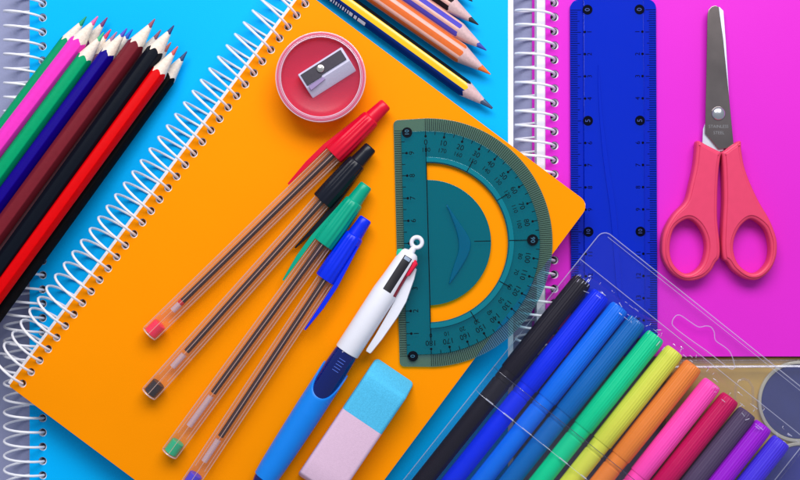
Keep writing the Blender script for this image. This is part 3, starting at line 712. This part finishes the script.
for (c, cn, where), (px, py) in zip(mcol, tipx):
    zc = ZM + RM
    d = (math.cos(A_M), -math.sin(A_M))
    t = axis_thing('felt_tip_marker', '%s felt-tip marker %s' % (cn, where), 'marker', (px - d[0] * 310, py - d[1] * 310), zc, (px, py), zc, 'felt-tip markers in the clear pouch')
    cm = pbr('marker_' + cn.replace(' ', '_').replace('-', '_'), c, rough=0.38, var=0.03, spec=0.2, gain=1.06)
    Lx = t.len; xc = Lx - 118
    b = MB(); n = 120
    def rib(th, x):
        f = min(1, max(0, (x - xc - 2) / 10)) * (1 if x < Lx - 0.5 else 0.2)
        return 1 + 0.022 * f * math.cos(th * 24)
    b.lathe_x([(xc, 8.6), (xc, RM), (xc + 0.6, RM + 0.25), (xc + 40, RM + 0.2), (Lx - 9, RM - 0.15), (Lx - 4, RM - 0.5), (Lx - 1.6, RM - 1.2), (Lx - 0.6, RM - 2.0), (Lx - 0.4, 6.6), (Lx - 3.0, 6.0), (Lx - 3.2, 0.5)], n, rib); b.build('cap', cm, t, ang=50)
    b = MB(); b.lathe_x([(0, 7), (0.3, 9), (1.2, 9.5), (xc - 14, 9.7), (xc - 13.4, 9.2), (xc - 12, 9.2), (xc - 11.4, 9.7), (xc, 9.7)], 40); b.build('barrel', cm, t, ang=40)

# ------------------------------------------------------------------ clear pouch round the markers
m_film = clear('clear_vinyl_film', (0.99, 0.99, 1.0), body=(0.72, 0.74, 0.9), fbody=0.004, gloss=0.55, rough=0.08, bump=0.25, bscale=55)
m_flap = clear('clear_vinyl_flap', (0.985, 0.985, 0.995), body=(0.70, 0.68, 0.9), fbody=0.004, gloss=0.3, rough=0.12, bump=0.2, bscale=45)
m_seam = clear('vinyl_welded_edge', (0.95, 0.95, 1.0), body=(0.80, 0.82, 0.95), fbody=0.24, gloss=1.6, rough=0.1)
tw = Thing('marker_pouch', 'clear vinyl pouch with a hang-hole flap holding twelve felt-tip markers', 'pouch', 583.5, 279.5, 31.0, 33, A_M)
yl, yr = 15.5, -275.0                           # across the row (local -y is image lower right)
xt, xm, xbm = 52.0, 3.0, -312.0
hang_px = [(676, 316), (672.5, 322), (675, 327.5), (690, 339), (707, 351), (720, 361), (731, 369), (735, 366), (731, 353), (725, 347), (716, 340.5), (714.5, 332), (711, 327), (706, 326), (699, 327), (690, 321.5), (681, 315.5)]
hang = smooth_loop(tw.LL(hang_px), 4)
flap = rrect(xbm, yr, xt, yl, [3, 9, 9, 3])
b = MB(); b.plate(flap, [hang], 0.0, 0.4, 0.0); b.build('back_sheet', m_flap, tw, smooth=False)
b = MB(); b.tube([(x, y, 0.55) for x, y in flap], 0.55, 6, True); b.tube([(x, y, 0.55) for x, y in hang], 0.5, 6, True)
b.tube([(xt - 3.4, yr + 8, 0.55), (xt - 3.4, yl - 8, 0.55)], 0.35, 6)
b.build('welded_edge', m_seam, tw)
# front film lies over the markers, hugging them a little, and folds down past the caps
zf = ZM + 2 * RM + 0.9 - 31.0
def film(x0, x1, nx, zoff, droop_start=None, name='front_sheet'):
    rows = []; ny = 180
    for i in range(nx + 1):
        x = x0 + (x1 - x0) * i / nx; row = []
        for j in range(ny + 1):
            y = yl + (yr - yl) * j / ny
            ph = (y + 0.0) / -23.2
            z = zf + 0.35 + zoff - 0.7 * (0.5 - 0.5 * math.cos(2 * PI * ph)) + 0.12 * math.sin(x * 0.07 + y * 0.05)
            ed = min(yl - y, y - yr)
            if ed < 6: z *= max(0.03, math.sqrt(max(0, 1 - ((6 - ed) / 6) ** 2)))
            if droop_start is not None and x > droop_start: f = (x - droop_start) / (x1 - droop_start); z = z * (1 - f * f) + 0.9 * f * f + (random.uniform(-0.35, 0.35) + 0.7 * math.sin(y * 0.9 + 2 * math.sin(y * 0.23)) ) * f * (1 - f) * 2.2
            row.append((x, y, z))
        rows.append(row)
    bb = MB(); bb.rows(rows, False); return bb, rows
x1_, x2_ = -124.0, -153.0
bb, r1 = film(xbm, x1_, 24, 0.0); bb.build('front_sheet', m_film, tw, ang=None)
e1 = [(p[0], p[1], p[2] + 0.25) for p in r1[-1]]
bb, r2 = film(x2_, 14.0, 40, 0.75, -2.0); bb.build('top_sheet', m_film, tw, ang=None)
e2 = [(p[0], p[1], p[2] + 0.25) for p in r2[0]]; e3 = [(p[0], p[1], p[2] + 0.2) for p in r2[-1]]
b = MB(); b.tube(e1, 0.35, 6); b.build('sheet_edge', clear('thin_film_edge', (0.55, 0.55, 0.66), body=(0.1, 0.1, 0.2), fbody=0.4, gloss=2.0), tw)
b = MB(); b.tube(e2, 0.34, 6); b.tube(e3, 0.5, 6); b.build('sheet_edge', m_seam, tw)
# pale creases carrying painted glints at cap ends; painted glints over each pen's lower edge
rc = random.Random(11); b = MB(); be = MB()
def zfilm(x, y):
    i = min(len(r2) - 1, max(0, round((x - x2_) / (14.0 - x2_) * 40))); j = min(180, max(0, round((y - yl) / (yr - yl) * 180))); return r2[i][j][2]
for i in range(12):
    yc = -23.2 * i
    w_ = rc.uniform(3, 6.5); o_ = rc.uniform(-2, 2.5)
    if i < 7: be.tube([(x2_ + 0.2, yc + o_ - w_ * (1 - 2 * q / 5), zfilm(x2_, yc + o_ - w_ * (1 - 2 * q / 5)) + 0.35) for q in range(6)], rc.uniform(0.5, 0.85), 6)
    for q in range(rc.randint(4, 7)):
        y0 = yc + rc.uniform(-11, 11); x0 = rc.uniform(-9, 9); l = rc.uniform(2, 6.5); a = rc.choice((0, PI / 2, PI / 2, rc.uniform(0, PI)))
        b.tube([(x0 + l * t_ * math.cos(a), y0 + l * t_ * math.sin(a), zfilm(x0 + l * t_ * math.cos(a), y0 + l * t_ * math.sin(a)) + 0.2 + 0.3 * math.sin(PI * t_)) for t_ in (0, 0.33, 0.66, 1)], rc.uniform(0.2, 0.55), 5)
be.build('edge_glints', clear('crease_glint_vinyl', (0.95, 0.95, 1.0), body=(0.85, 0.87, 1.0), fbody=0.34, gloss=3.0, rough=0.08), tw)
b.build('film_crease_glints', clear('crease_glint_vinyl', (0.95, 0.95, 1.0), body=(0.85, 0.87, 1.0), fbody=0.34, gloss=3.0, rough=0.08), tw)

# ------------------------------------------------------------------ light
w = bpy.data.worlds.new('World'); SC.world = w; w.use_nodes = True
bg = w.node_tree.nodes['Background']; bg.inputs[0].default_value = (0.80, 0.88, 1.0, 1); bg.inputs[1].default_value = 0.39
def area(name, loc, target, sx, sy, power, col):
    l = bpy.data.lights.new(name, 'AREA'); l.shape = 'RECTANGLE'; l.size = sx * S; l.size_y = sy * S; l.energy = power; l.color = col
    o = bpy.data.objects.new(name, l); COL.objects.link(o); o.location = Vector(loc) * S
    o.rotation_euler = (Vector(target) - Vector(loc)).to_track_quat('-Z', 'Y').to_euler(); return o
area('window_light', (100, 1120, 1300), (0, 60, 0), 1800, 820, 7.8, (1.0, 0.98, 0.96))

SC.cycles.transparent_max_bounces = 48; SC.cycles.max_bounces = 16
# ------------------------------------------------------------------ camera and output
cam = bpy.data.cameras.new('camera'); cam.sensor_width = 36; cam.lens = 36 * D / 800.0; cam.clip_start = 0.01; cam.clip_end = 50
co = bpy.data.objects.new('camera', cam); COL.objects.link(co); co.location = (0, 0, D * S); SC.camera = co
SC.view_settings.view_transform = 'Standard'; SC.view_settings.look = 'None'; SC.view_settings.gamma = 1; SC.view_settings.exposure = 0
for o in bpy.data.objects:
    if '_k' in o.keys(): del o['_k']
